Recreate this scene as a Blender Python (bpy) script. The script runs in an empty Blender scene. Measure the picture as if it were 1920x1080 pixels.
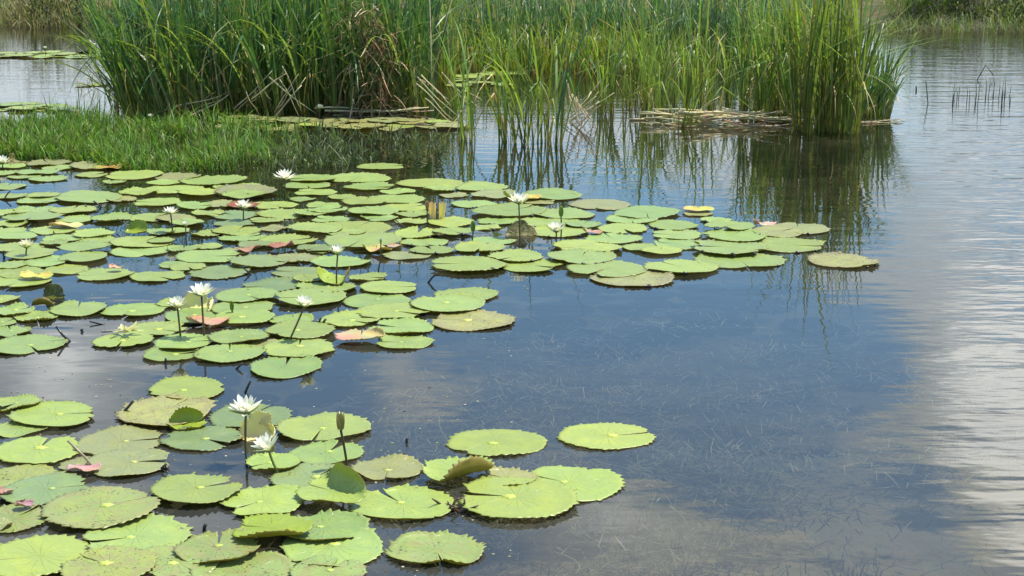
import bpy, math, random
from mathutils import Vector, Matrix, noise
R = math.radians
sc = bpy.context.scene
C = sc.collection
random.seed(7)

# ------------------------------------------------------------------ camera
F, PITCH, H = 2900.0, R(13.0), 1.7          # focal length in photo pixels, tilt, eye height
cam = bpy.data.cameras.new('camera'); co = bpy.data.objects.new('camera', cam); C.objects.link(co)
cam.sensor_width = 36; cam.lens = 36*F/1920; cam.clip_end = 2000; cam.clip_start = .05
co.location = (0, 0, H); co.rotation_euler = (R(90)-PITCH, 0, 0)
sc.camera = co

def ray(px, py):
    x, y = (px-960)/F, -(py-540)/F
    return Vector((x, math.cos(PITCH)+y*math.sin(PITCH), -math.sin(PITCH)+y*math.cos(PITCH)))
def at(px, py, z=0.0):
    d = ray(px, py); t = (z-H)/d.z
    return Vector((d.x*t, d.y*t, z))
def at_y(px, py, Y):
    d = ray(px, py); t = Y/d.y
    return Vector((d.x*t, Y, H+d.z*t))
def depth(p): return p.y*math.cos(PITCH)+(H-p.z)*math.sin(PITCH)
def pixel(p):
    d = depth(p); yc = p.y*math.sin(PITCH)+(p.z-H)*math.cos(PITCH)
    return 960+F*p.x/d, 540-F*yc/d

# ------------------------------------------------------------------ helpers
class MB:
    """collects shapes; build() links them as ONE mesh object"""
    def __init__(s): s.v = []; s.f = []; s.c = []; s.m = []
    def add(s, vs, fs, col=(1, 1, 1), mi=0, cols=None):
        o = len(s.v); s.v += [tuple(v) for v in vs]
        s.f += [tuple(i+o for i in f) for f in fs]; s.m += [mi]*len(fs)
        s.c += cols if cols else [col]*len(vs)
    def mesh(s, name, mats, smooth=True):
        me = bpy.data.meshes.new(name); me.from_pydata(s.v, [], s.f)
        for m in (mats if isinstance(mats, (list, tuple)) else [mats]): me.materials.append(m)
        me.polygons.foreach_set('material_index', s.m)
        if smooth: me.polygons.foreach_set('use_smooth', [True]*len(s.f))
        a = me.color_attributes.new('tint', 'FLOAT_COLOR', 'POINT')
        flat = []
        for c in s.c: flat += [c[0], c[1], c[2], 1.0]
        a.data.foreach_set('color', flat); me.update()
        return me
    def build(s, name, mats, parent=None, smooth=True):
        return link(name, s.mesh(name, mats, smooth), parent)
def link(name, data, parent=None):
    o = bpy.data.objects.new(name, data); C.objects.link(o)
    if parent is not None: o.parent = parent
    return o
def empty(name, loc, rz=0):
    o = link(name, None); o.location = loc; o.rotation_euler = (0, 0, rz); o.empty_display_size = .05; return o
def tag(o, label=None, cat=None, group=None, kind=None):
    if label: o['label'] = label
    if cat: o['category'] = cat
    if group: o['group'] = group
    if kind: o['kind'] = kind
    return o
def tube(mb, pts, rads, n=7, col=(1, 1, 1), cols=None, cap=True):
    vs, fs, cs = [], [], []
    for i, p in enumerate(pts):
        p = Vector(p)
        a = Vector(pts[max(i-1, 0)]); b = Vector(pts[min(i+1, len(pts)-1)])
        t = (b-a).normalized() if (b-a).length > 1e-9 else Vector((0, 0, 1))
        u = t.cross(Vector((0.31, 0.95, 0.1))).normalized(); w = t.cross(u)
        r = rads[i] if isinstance(rads, (list, tuple)) else rads
        for k in range(n):
            q = 2*math.pi*k/n
            vs.append(p+u*(r*math.cos(q))+w*(r*math.sin(q))); cs.append(cols[i] if cols else col)
    for i in range(len(pts)-1):
        for k in range(n):
            fs.append((i*n+k, i*n+(k+1) % n, (i+1)*n+(k+1) % n, (i+1)*n+k))
    if cap:
        fs.append(tuple(range(n))[::-1]); fs.append(tuple((len(pts)-1)*n+k for k in range(n)))
    mb.add(vs, fs, cols=cs)

# ------------------------------------------------------------------ materials
def new_mat(name):
    m = bpy.data.materials.new(name); m.use_nodes = True
    nt = m.node_tree; nt.nodes.clear(); return m, nt
class NT:
    def __init__(s, nt): s.nt = nt
    def n(s, t, **kw):
        nd = s.nt.nodes.new(t)
        for k, v in kw.items():
            if k.startswith('_'): setattr(nd, k[1:], v)
            else:
                key = k.replace('0', ' ') if not k.startswith('i') or not k[1:].isdigit() else int(k[1:])
                sock = nd.inputs[key]
                if isinstance(v, bpy.types.NodeSocket): s.nt.links.new(v, sock)
                else: sock.default_value = v
        return nd
    def math(s, op, a, b=0.0, c=None, clamp=False):
        nd = s.nt.nodes.new('ShaderNodeMath'); nd.operation = op; nd.use_clamp = clamp
        for i, v in enumerate((a, b) if c is None else (a, b, c)):
            if isinstance(v, bpy.types.NodeSocket): s.nt.links.new(v, nd.inputs[i])
            else: nd.inputs[i].default_value = v
        return nd.outputs[0]
    def mix(s, fac, a, b, mode='MIX'):
        nd = s.nt.nodes.new('ShaderNodeMix'); nd.data_type = 'RGBA'; nd.blend_type = mode
        for sock, v in ((nd.inputs[0], fac), (nd.inputs[6], a), (nd.inputs[7], b)):
            if isinstance(v, bpy.types.NodeSocket): s.nt.links.new(v, sock)
            elif isinstance(v, (int, float)): sock.default_value = v
            else: sock.default_value = (*v[:3], 1)
        return nd.outputs[2]
    def step(s, v, lo, hi):
        nd = s.nt.nodes.new('ShaderNodeMapRange'); nd.interpolation_type = 'SMOOTHSTEP'
        s.nt.links.new(v, nd.inputs[0]); nd.inputs[1].default_value = lo; nd.inputs[2].default_value = hi
        return nd.outputs[0]
    def noise(s, vec, scale, detail=3, rough=.5, dim='3D'):
        nd = s.nt.nodes.new('ShaderNodeTexNoise'); nd.noise_dimensions = dim
        s.nt.links.new(vec, nd.inputs['Vector']); nd.inputs['Scale'].default_value = scale
        nd.inputs['Detail'].default_value = detail; nd.inputs['Roughness'].default_value = rough
        return nd
    def mapping(s, vec, loc=(0, 0, 0), rot=(0, 0, 0), sca=(1, 1, 1)):
        nd = s.nt.nodes.new('ShaderNodeMapping'); s.nt.links.new(vec, nd.inputs[0])
        nd.inputs[1].default_value = loc; nd.inputs[2].default_value = rot; nd.inputs[3].default_value = sca
        return nd.outputs[0]
    def vmath(s, op, a, b=(0, 0, 0)):
        nd = s.nt.nodes.new('ShaderNodeVectorMath'); nd.operation = op
        for i, v in enumerate((a, b)):
            if isinstance(v, bpy.types.NodeSocket): s.nt.links.new(v, nd.inputs[i])
            else: nd.inputs[i].default_value = v
        return nd
    def out(s, shader, name='ShaderNodeOutputMaterial'):
        o = s.nt.nodes.new(name); s.nt.links.new(shader, o.inputs[0])

def blade_mat(name, rough=.42, spec=.4, trans=.35, var=.25, through=(1.25, 1.3, .55)):
    """thin leaf: colour from the leaf's own tint, partly translucent"""
    m, nt = new_mat(name); t = NT(nt)
    col = t.n('ShaderNodeVertexColor', _layer_name='tint').outputs[0]
    geo = t.n('ShaderNodeNewGeometry')
    nz = t.noise(geo.outputs['Position'], 9.0, 3)
    col = t.mix(var, col, t.mix(1.0, col, nz.outputs[1], 'OVERLAY'))
    p = t.n('ShaderNodeBsdfPrincipled'); nt.links.new(col, p.inputs['Base Color'])
    p.inputs['Roughness'].default_value = rough; p.inputs['Specular IOR Level'].default_value = spec
    tr = t.n('ShaderNodeBsdfTranslucent'); nt.links.new(t.mix(1.0, col, through, 'MULTIPLY'), tr.inputs[0])
    mx = t.n('ShaderNodeMixShader'); mx.inputs[0].default_value = trans
    nt.links.new(p.outputs[0], mx.inputs[1]); nt.links.new(tr.outputs[0], mx.inputs[2])
    t.out(mx.outputs[0]); return m

def plain_mat(name, rough=.6, spec=.3, bump=0.0, bscale=40, var=.35):
    m, nt = new_mat(name); t = NT(nt)
    col = t.n('ShaderNodeVertexColor', _layer_name='tint').outputs[0]
    tc = t.n('ShaderNodeTexCoord').outputs['Object']
    nz = t.noise(tc, bscale, 4, .6)
    col = t.mix(var, col, t.mix(1.0, col, nz.outputs[1], 'OVERLAY'))
    p = t.n('ShaderNodeBsdfPrincipled'); nt.links.new(col, p.inputs['Base Color'])
    p.inputs['Roughness'].default_value = rough; p.inputs['Specular IOR Level'].default_value = spec
    if bump:
        b = t.n('ShaderNodeBump'); b.inputs['Strength'].default_value = 1; b.inputs['Distance'].default_value = bump
        nt.links.new(nz.outputs[0], b.inputs['Height']); nt.links.new(b.outputs[0], p.inputs['Normal'])
    t.out(p.outputs[0]); return m

def pad_mat():
    m, nt = new_mat('lily_pad_top'); t = NT(nt)
    oi = t.n('ShaderNodeObjectInfo'); tc = t.n('ShaderNodeTexCoord').outputs['Object']
    rnd = oi.outputs['Random']
    off = t.n('ShaderNodeCombineXYZ', X=t.math('MULTIPLY', rnd, 37.0), Y=t.math('MULTIPLY', rnd, 91.0), Z=0.0).outputs[0]
    vec = t.vmath('ADD', tc, off).outputs[0]
    base = oi.outputs['Color']; age = oi.outputs['Alpha']
    sep = t.n('ShaderNodeSeparateXYZ', i0=tc)
    ang = t.math('ARCTAN2', sep.outputs[1], sep.outputs[0])
    rad = t.vmath('LENGTH', tc).outputs['Value']
    # soft blotches
    n1 = t.noise(vec, 14, 4, .6)
    col = t.mix(t.math('MULTIPLY', t.step(n1.outputs[0], .42, .68), .45), base, t.mix(1.0, base, (1.28, 1.18, .75), 'MULTIPLY'))
    n1b = t.noise(vec, 60, 3, .6)
    col = t.mix(t.math('MULTIPLY', t.step(n1b.outputs[0], .5, .7), .22), col, t.mix(1.0, col, (.62, .7, .6), 'MULTIPLY'))
    # radial veins, paler near the middle
    wob = t.math('MULTIPLY', t.noise(vec, 22, 2).outputs[0], .9)
    sn = t.math('ABSOLUTE', t.math('SINE', t.math('ADD', t.math('MULTIPLY', ang, 8.5), wob)))
    vein = t.math('MULTIPLY', t.math('SUBTRACT', 1.0, t.step(sn, .0, .2)), t.math('SUBTRACT', 1.0, t.step(rad, .02, .17)))
    col = t.mix(t.math('MULTIPLY', vein, .42), col, (.40, .50, .10))
    # ageing: brown and yellow patches, more of them on old leaves
    n2 = t.noise(vec, 26, 5, .7)
    old = t.math('MULTIPLY', t.step(t.math('ADD', n2.outputs[0], t.math('MULTIPLY', age, .22)), .60, .74), t.math('ADD', .15, t.math('MULTIPLY', age, .7)), clamp=True)
    col = t.mix(old, col, (.36, .32, .13))
    # rim browning
    rim = t.math('MULTIPLY', t.step(t.math('ADD', rad, t.math('MULTIPLY', n1.outputs[0], .05)), .13, .21), t.math('MULTIPLY', age, .55))
    col = t.mix(rim, col, (.33, .26, .15))
    # specks
    n5 = t.noise(vec, 11, 3, .6); n6 = t.noise(vec, 105, 2, .55)
    lim = t.math('SUBTRACT', .775, t.math('ADD', t.math('MULTIPLY', age, .13), t.math('MULTIPLY', t.step(n5.outputs[0], .38, .7), .13)))
    spk = t.step(t.math('SUBTRACT', n6.outputs[0], lim), .0, .02)
    col = t.mix(t.math('MULTIPLY', spk, .8), col, (.06, .06, .022))
    p = t.n('ShaderNodeBsdfPrincipled'); nt.links.new(col, p.inputs['Base Color'])
    p.inputs['Specular IOR Level'].default_value = .6
    nt.links.new(t.math('ADD', .24, t.math('MULTIPLY', n1.outputs[0], .25)), p.inputs['Roughness'])
    hsum = t.math('ADD', t.math('MULTIPLY', n1b.outputs[0], .5), t.math('ADD', t.math('MULTIPLY', n1.outputs[0], 1.2), t.math('MULTIPLY', vein, -.5)))
    b = t.n('ShaderNodeBump'); b.inputs['Strength'].default_value = .8; b.inputs['Distance'].default_value = .004
    nt.links.new(hsum, b.inputs['Height']); nt.links.new(b.outputs[0], p.inputs['Normal'])
    tr = t.n('ShaderNodeBsdfTranslucent'); nt.links.new(t.mix(1.0, col, (1.3, 1.2, .35), 'MULTIPLY'), tr.inputs[0])
    mx = t.n('ShaderNodeMixShader'); mx.inputs[0].default_value = .32
    nt.links.new(p.outputs[0], mx.inputs[1]); nt.links.new(tr.outputs[0], mx.inputs[2])
    t.out(mx.outputs[0]); return m

def under_mat():
    m, nt = new_mat('lily_pad_underside'); t = NT(nt)
    tc = t.n('ShaderNodeTexCoord').outputs['Object']
    n1 = t.noise(tc, 30, 4)
    col = t.mix(n1.outputs[0], (.16, .12, .022), (.34, .27, .04))
    p = t.n('ShaderNodeBsdfPrincipled'); nt.links.new(col, p.inputs['Base Color']); p.inputs['Roughness'].default_value = .5
    tr = t.n('ShaderNodeBsdfTranslucent'); nt.links.new(t.mix(1.0, col, (1.2, 1.4, .35), 'MULTIPLY'), tr.inputs[0])
    mx = t.n('ShaderNodeMixShader'); mx.inputs[0].default_value = .4
    nt.links.new(p.outputs[0], mx.inputs[1]); nt.links.new(tr.outputs[0], mx.inputs[2])
    t.out(mx.outputs[0]); return m

M = {}
M['pad'] = pad_mat(); M['under'] = under_mat()
M['blade'] = blade_mat('reed_leaf', .42, .4, .4); M['dry'] = blade_mat('dry_reed_leaf', .7, .15, .15, .5)
M['grass'] = blade_mat('grass_blade', .5, .25, .35)
M['petal'] = blade_mat('lily_petal', .45, .3, .4, .05, (1.02, 1.0, .9))
M['stem'] = plain_mat('lily_stem', .35, .4, .0006, 90)
M['twig'] = plain_mat('wet_twig', .3, .5, .001, 120)
M['dead'] = blade_mat('dead_leaf', .6, .2, .25, .7)
M['spot'] = plain_mat('leaf_centre', .5, .3, 0, 60)
M['weed'] = blade_mat('water_weed', .7, .1, .2, .4)
M['shrub'] = blade_mat('bank_leaf', .55, .2, .3, .4)
M['bark'] = plain_mat('bank_twig', .8, .1, 0, 30)

# ------------------------------------------------------------------ ground and water
def ground_z(x, y):
    nb = noise.noise(Vector((x*.16, 3.1, 0)))*1.3+noise.noise(Vector((x*.7, 7.7, 0)))*.45
    edge = 28.4+nb+(.6 if x < -2 else 0)
    e = max(y-edge, -6-y, abs(x)-45)
    zz = -.34+.05*noise.noise(Vector((x*.9, y*.9, 0)))+.03*noise.noise(Vector((x*2.6, y*2.6, 4)))
    if e > -1.2:
        k = min((e+1.2)/1.8, 1); zz = zz*(1-k)+k*(.24+.1*noise.noise(Vector((x*.8, y*.8, 2))))
        if e > .6: zz += min((e-.6)*.06, 2.5)
    return zz
def build_ground():
    m, nt = new_mat('mud'); t = NT(nt)
    geo = t.n('ShaderNodeNewGeometry').outputs['Position']
    n1 = t.noise(geo, 1.1, 5, .6); n2 = t.noise(geo, 9, 5, .7); n3 = t.noise(t.mapping(geo, sca=(1, 1.5, 1)), 2.3, 5, .7)
    col = t.mix(t.step(n1.outputs[0], .35, .65), (.28, .24, .16), (.44, .38, .26))
    col = t.mix(t.math('MULTIPLY', t.step(n3.outputs[0], .47, .58), .88), col, (.040, .048, .036))
    col = t.mix(t.math('MULTIPLY', n2.outputs[0], .5), col, t.mix(1.0, col, n2.outputs[1], 'OVERLAY'))
    sp = t.n('ShaderNodeSeparateXYZ', i0=geo)
    z = sp.outputs[2]
    deep_dim = t.step(t.math('ADD', t.math('SUBTRACT', sp.outputs[1], t.math('MULTIPLY', sp.outputs[0], .55)), t.math('MULTIPLY', n1.outputs[0], 2.0)), 4.6, 7.0)
    col = t.mix(deep_dim, col, t.mix(.78, col, (.018, .023, .017)))  # weed-dark far bed; its colour also stands in for light lost with depth
    up = t.step(z, .02, .25)
    n4 = t.noise(geo, 2.2, 5, .7)
    land = t.mix(t.step(n4.outputs[0], .4, .6), (.045, .062, .018), (.13, .105, .055))
    col = t.mix(up, col, land)
    p = t.n('ShaderNodeBsdfPrincipled'); nt.links.new(col, p.inputs['Base Color']); p.inputs['Roughness'].default_value = .95
    p.inputs['Specular IOR Level'].default_value = .1
    b = t.n('ShaderNodeBump'); b.inputs['Distance'].default_value = .02; nt.links.new(n2.outputs[0], b.inputs['Height']); nt.links.new(b.outputs[0], p.inputs['Normal'])
    t.out(p.outputs[0])
    def axis(lo, hi, fine_lo, fine_hi, fine, grow=1.25):
        a = []; x = fine_lo
        while x <= fine_hi: a.append(x); x += fine
        s = fine; x = fine_hi
        while x < hi: s *= grow; x += s; a.append(x)
        s = fine; x = fine_lo
        while x > lo: s *= grow; x -= s; a.insert(0, x)
        return a
    xs = axis(-900, 900, -24, 24, .45); ys = axis(-900, 1200, -2, 34, .3)
    vs, fs = [], []
    for y in ys:
        for x in xs:
            zz = ground_z(x, y)
            vs.append((x, y, zz))
    nx = len(xs)
    for j in range(len(ys)-1):
        for i in range(nx-1):
            fs.append((j*nx+i, j*nx+i+1, (j+1)*nx+i+1, (j+1)*nx+i))
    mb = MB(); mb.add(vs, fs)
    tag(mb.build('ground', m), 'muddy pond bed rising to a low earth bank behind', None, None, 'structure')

def build_water():
    m, nt = new_mat('pond_water'); t = NT(nt)
    geo = t.n('ShaderNodeNewGeometry').outputs['Position']
    sp = t.n('ShaderNodeSeparateXYZ', i0=geo)
    # breeze: ruffled on the open water to the right and far off, calm among the leaves
    nb = t.noise(geo, .35, 2)
    wind = t.step(t.math('ADD', t.math('SUBTRACT', sp.outputs[0], t.math('MULTIPLY', sp.outputs[1], .235)), t.math('MULTIPLY', t.math('SUBTRACT', nb.outputs[0], .5), .9)), -.12, .75)
    far = t.step(sp.outputs[1], 12.0, 18.0)
    wind = t.math('MAXIMUM', wind, t.math('MULTIPLY', far, .3))
    w1 = t.noise(t.mapping(geo, rot=(0, 0, R(6)), sca=(.9, 3.4, 1)), 1.15, 2, .45)
    w2 = t.noise(t.mapping(geo, rot=(0, 0, R(-9)), sca=(1.5, 4.2, 1)), 2.4, 2, .5)
    w3 = t.noise(t.mapping(geo, sca=(1, 1.5, 1)), 6.5, 2, .5)
    w4 = t.noise(t.mapping(geo, rot=(0, 0, R(12)), sca=(1.2, 2.2, 1)), 3.0, 1, .5)
    hgt = t.math('ADD', t.math('MULTIPLY', w1.outputs[0], t.math('ADD', .0009, t.math('MULTIPLY', wind, .0085))),
                 t.math('MULTIPLY', w2.outputs[0], t.math('ADD', .0003, t.math('MULTIPLY', wind, .0050))))
    hgt = t.math('ADD', hgt, t.math('MULTIPLY', w3.outputs[0], t.math('ADD', .0002, t.math('MULTIPLY', wind, .0010))))
    hgt = t.math('ADD', hgt, t.math('MULTIPLY', w4.outputs[0], t.math('ADD', .0007, t.math('MULTIPLY', t.step(sp.outputs[1], 6.0, 9.5), .0012))))
    b = t.n('ShaderNodeBump'); b.inputs['Strength'].default_value = 1; b.inputs['Distance'].default_value = 1
    nt.links.new(hgt, b.inputs['Height'])
    fr = t.n('ShaderNodeFresnel'); fr.inputs[0].default_value = 1.36; nt.links.new(b.outputs[0], fr.inputs['Normal'])
    gl = t.n('ShaderNodeBsdfGlossy'); gl.inputs['Roughness'].default_value = .012; gl.inputs['Color'].default_value = (1, 1, 1, 1)
    nt.links.new(b.outputs[0], gl.inputs['Normal'])
    tr = t.n('ShaderNodeBsdfTransparent'); tr.inputs[0].default_value = (.66, .66, .58, 1)
    df = t.n('ShaderNodeBsdfDiffuse'); nt.links.new(t.mix(t.math('MULTIPLY', fr.outputs[0], 2.7, clamp=True), (.105, .108, .098), (.016, .018, .011)), df.inputs[0])
    body = t.n('ShaderNodeMixShader'); body.inputs[0].default_value = .36
    nt.links.new(tr.outputs[0], body.inputs[1]); nt.links.new(df.outputs[0], body.inputs[2])
    mx = t.n('ShaderNodeMixShader'); nt.links.new(fr.outputs[0], mx.inputs[0])
    nt.links.new(body.outputs[0], mx.inputs[1]); nt.links.new(gl.outputs[0], mx.inputs[2])
    t.out(mx.outputs[0])
    mb = MB(); mb.add([(-70, -20, 0), (70, -20, 0), (70, 45, 0), (-70, 45, 0)], [(0, 1, 2, 3)])
    tag(mb.build('water', m), 'pond water reflecting sky and reeds', None, None, 'structure')
build_ground(); build_water()

# ------------------------------------------------------------------ lily pads
TONE = {'b': ((.355, .465, .112), .08, 'bright green'), 'g': ((.325, .44, .125), .16, 'green'), 'd': ((.245, .335, .132), .26, 'dull grey-green'),
        'o': ((.335, .365, .150), .34, 'olive green'), 'y': ((.38, .405, .130), .72, 'yellow brown mottled'), 's': ((.310, .395, .115), .6, 'dark speckled green')}
def pad_mesh(rx, ry, notch, seed, lod, slit=None, curls=(), bites=(), wild=0.0, top=None, under=None, thick=.0018, tint=(1, 1, 1)):
    rg = random.Random(seed)
    nt_ = rg.randint(30, 40); per = 4 if lod == 2 else 3 if lod == 1 else 2
    n = nt_*per
    slit = R(rg.uniform(2.0, 9.0)) if slit is None else slit
    rings = [0, .10, .28, .48, .66, .82, .93, 1.0] if lod else [0, .3, .65, .92, 1.0]
    p1, p2, p3 = (rg.uniform(0, 6.28) for _ in range(3))
    a2, a3 = rg.uniform(.0, .075), rg.uniform(0, .04)
    up = rg.choice((.2, .4, .7, 1.0, 1.3)); wav = rg.uniform(.001, .0035)+(rg.uniform(0, .002) if lod == 2 else 0)+wild*.02
    tooth = rg.uniform(.050, .085)
    jit = [rg.uniform(.1, 1.7) for _ in range(n+1)]
    lift = rg.uniform(-.5, 1)*.006
    bites = list(bites)
    for _ in range(rg.choice((0, 1, 1, 2, 3))): bites.append((rg.uniform(0, 6.28), rg.uniform(.025, .14), rg.uniform(.03, .15)))
    off = -.10*min(rx, ry)
    nv = Vector((math.cos(notch), math.sin(notch), 0))
    def P(fr, i, dz):
        th = notch+slit/2+(2*math.pi-slit)*i/n
        rr = 1+a2*math.sin(2*th+p1)+a3*math.sin(3*th+p2)
        rr *= 1-.14*math.exp(-((min(i, n-i)/n)/.035)**2)*(.4+.6*fr)            # rounded shoulders beside the slit
        for ba, bw, bd in bites:
            dd = (th-ba+math.pi) % (2*math.pi)-math.pi
            rr -= bd*math.exp(-(dd/bw)**2)
        k = (i % per)/per
        if fr > .97: rr += tooth*jit[i//per]*((1-k*1.25) if k < .8 else 0)-.02
        x, y = rr*fr*rx*math.cos(th), rr*fr*ry*math.sin(th)
        z = wav*fr*fr*(math.sin(3*th+p3)+.7*math.sin(5*th+p1))
        z += wild*.03*fr*math.sin(2*th+p2)
        if fr > .9: z += (fr-.9)/.1*.0055*up*(.4+.6*math.sin(2*th+p2))
        if fr > .97: z += .004*up*jit[i//per]*(1-k)
        z += lift*fr*math.exp(-(i/n/.06)**2)
        v = Vector((x, y, 0))
        # the stalk joins near the inner end of the slit
        v += nv*(0.12*min(rx, ry))*(1-fr)
        s0, zz = v, z+dz
        for ca, cd, rho, amax in curls:
            d = Vector((math.cos(ca), math.sin(ca), 0)); s = s0.dot(d)-cd
            if s > 0:
                a = min(s/rho, amax); rest = s-rho*a
                ns = (rho-zz)*math.sin(a)+rest*math.cos(a); zn = rho-(rho-zz)*math.cos(a)+rest*math.sin(a)
                s0 = s0+d*(ns-s); zz = zn
        return Vector((s0.x, s0.y, zz))
    mb = MB(); vs, fs, ms = [], [], []
    cc = len(rings)
    for side in (0, 1):
        for fr in rings:
            for i in range(n+1): vs.append(P(fr, i, -thick*side))
    row = n+1; blk = row*cc
    top_f, bot_f, rim_f = [], [], []
    for r in range(cc-1):
        for i in range(n):
            a, b, c, d = r*row+i, r*row+i+1, (r+1)*row+i+1, (r+1)*row+i
            top_f.append((a, d, c, b)); bot_f.append((blk+a, blk+b, blk+c, blk+d))
    e = (cc-1)*row
    for i in range(n): rim_f.append((e+i, blk+e+i, blk+e+i+1, e+i+1))
    for r in range(cc-1):
        a, d = r*row, (r+1)*row
        rim_f.append((a, blk+a, blk+d, d)); rim_f.append((a+n, d+n, blk+d+n, blk+a+n))
    o = [tuple(v) for v in vs]
    mb.v = o; mb.c = [tint]*len(o); mb.f = top_f+bot_f+rim_f; mb.m = [0]*len(top_f)+[1]*(len(bot_f)+len(rim_f))
    me = mb.mesh('lily_pad', [top or M['pad'], under or M['under']])
    # first ring collapses on the stalk: drop the zero-area faces
    import bmesh
    bm = bmesh.new(); bm.from_mesh(me); bmesh.ops.remove_doubles(bm, verts=bm.verts, dist=2e-5); bm.to_mesh(me); bm.free()
    return me

# x, y, width in photo pixels, tone, slit direction (0 right, 90 away); n = not given
PADS = '''75,1050,205,b,200 255,1009,190,g,205 188,960,212,s,32 88,924,158,d,25 25,975,130,s,60 2,990,44,o,n 48,900,146,s,n 72,849,156,b,88
242,873,152,o,12 150,874,76,o,190 226,831,158,o,15 102,783,153,b,15 35,763,80,g,n 12,768,56,g,n 38,805,102,g,n 310,776,174,y,n 350,732,139,b,235
380,824,150,d,320 470,782,146,d,n 607,806,165,g,262 613,852,132,g,n 512,873,98,b,n 588,900,160,d,60 367,926,166,g,32 495,946,148,b,215
728,882,128,o,268 757,949,180,b,128 608,996,154,g,160 624,1028,190,g,n 818,1034,168,s,n 410,1038,150,s,n 455,1076,188,s,n 205,1070,170,s,n
330,1060,165,s,240 615,1080,140,s,n 968,942,214,b,170 1068,909,192,b,150 950,903,110,o,n 931,832,172,b,222 1138,820,169,b,12
346,646,112,b,10 322,667,100,g,n 431,666,124,g,100 449,638,105,g,n 561,656,132,g,95 535,690,134,g,92 563,625,132,g,n 503,649,70,o,n
458,600,108,b,n 545,602,84,b,n 455,580,112,g,n 462,559,114,g,n 368,594,116,g,n 328,571,64,g,n 292,619,108,g,n 582,563,126,g,n 655,602,110,g,n
706,565,122,g,n 729,542,109,g,n 873,555,113,g,n 840,576,134,g,n 885,603,150,y,170 737,587,128,g,n 753,616,118,g,n 757,644,104,g,175
690,522,70,g,n 612,542,112,g,n 638,493,104,g,n 876,500,136,b,n 966,485,102,g,n 995,499,118,b,n 1100,466,124,b,n 1090,487,125,g,n 1138,507,146,g,n
1183,523,146,y,n 1277,504,130,b,125 1388,490,156,g,n 1364,471,138,g,n 1474,460,140,g,n 1376,447,122,b,n 1367,430,92,g,n 1457,438,96,o,n 1497,430,112,o,n
1342,414,56,b,n 1240,473,72,b,n 1200,466,66,g,n 1270,460,94,g,n 1267,442,96,g,n 1263,424,92,b,n 1212,401,120,g,n 1184,413,94,g,n 1168,430,96,b,n
1150,449,100,g,n 1308,401,56,y,n 1580,491,126,y,n 1036,368,104,g,n 1125,385,108,o,n 955,400,128,g,n 1057,404,108,g,n 1030,416,110,b,n 1093,424,70,g,n
1048,436,110,b,n 936,416,74,b,n 912,428,54,g,n 922,453,78,g,n 900,468,92,g,n 888,384,80,g,n 925,367,84,o,n 905,353,100,g,n
715,313,83,b,n 673,336,114,b,n 808,345,114,b,n 692,352,90,b,n 745,360,64,b,n 825,357,56,g,n 850,368,52,o,n 745,375,96,b,n 684,380,80,b,n 612,397,74,g,n
700,398,92,g,n 606,386,62,b,n 760,390,86,b,n 772,403,60,g,n 620,413,66,g,n 665,428,132,b,n 783,441,86,b,n 848,439,70,b,n 795,456,84,g,n 680,455,142,g,n
763,480,84,o,n 810,472,80,g,n 846,418,84,b,n 772,417,60,g,n 710,410,68,g,n 600,470,60,g,n
399,341,122,b,n 443,351,84,b,n 332,333,84,o,n 308,345,62,b,n 325,356,106,b,n 374,364,76,b,n 462,362,106,o,n 457,371,80,b,n 585,339,86,b,n 576,350,84,b,n
592,362,76,b,n 295,380,86,b,n 365,389,66,g,n 420,385,66,o,n 512,386,80,b,n 390,403,60,g,n 440,405,86,d,n 530,403,96,b,n 331,412,70,o,n 583,404,64,g,n
444,435,90,b,80 388,440,56,g,n 455,447,88,g,n 540,453,106,b,n 590,433,100,g,n 514,430,52,o,n 390,484,112,g,n 483,494,110,d,n 553,487,80,o,n 592,468,70,d,n
325,498,56,g,n 410,512,108,d,n 560,512,98,d,n 510,538,110,d,n 295,520,98,g,n 582,528,60,g,n 388,463,56,g,n 350,421,62,g,n 440,420,76,d,n 302,457,48,g,n 352,504,64,g,n
80,369,62,g,n 71,378,72,g,n 165,372,122,g,n 228,376,52,y,n 260,363,72,b,n 137,396,80,b,n 210,412,70,g,n 284,409,80,g,n 90,337,66,g,n 45,332,58,g,n
70,325,72,g,n 8,326,52,g,n 15,351,62,g,n 22,369,60,g,n 92,307,76,o,n 110,316,58,g,n 185,312,98,o,n 172,329,60,g,n 250,331,102,b,n 65,395,74,g,n
22,402,66,g,n 62,411,104,g,n 140,414,70,g,n 18,422,62,g,n 14,435,66,g,n 100,433,84,g,n 175,441,74,b,n 185,452,72,g,n 118,449,74,g,n 30,446,76,g,n
36,465,88,g,n 101,459,48,g,n 160,470,92,g,n 60,481,92,g,n 265,457,112,g,n 265,471,108,g,n 157,487,88,g,n 90,494,90,g,n 20,503,64,g,n 125,507,82,b,n
38,514,92,g,n 38,530,112,b,n 196,517,102,g,195 300,438,54,g,n 4,563,62,b,n 25,587,74,g,n 69,597,74,g,n 146,583,104,g,100 250,584,110,b,n
0,607,58,g,n 20,624,74,g,n 54,648,132,g,n 231,642,106,b,n
20,313,54,b,n 330,435,50,g,n 640,371,52,b,n 566,375,48,g,n 215,343,40,g,n 500,415,60,g,n 650,440,70,g,n 725,444,58,g,n 480,462,64,d,n 345,470,60,g,n 1010,380,60,y,n 440,474,56,o,n'''
pads = []
for tok in PADS.split():
    x, y, w, tone, nd = tok.split(',')
    pads.append(dict(x=float(x), y=float(y), w=float(w), tone=tone, notch=None if nd == 'n' else float(nd), cluster='near'))
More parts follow.
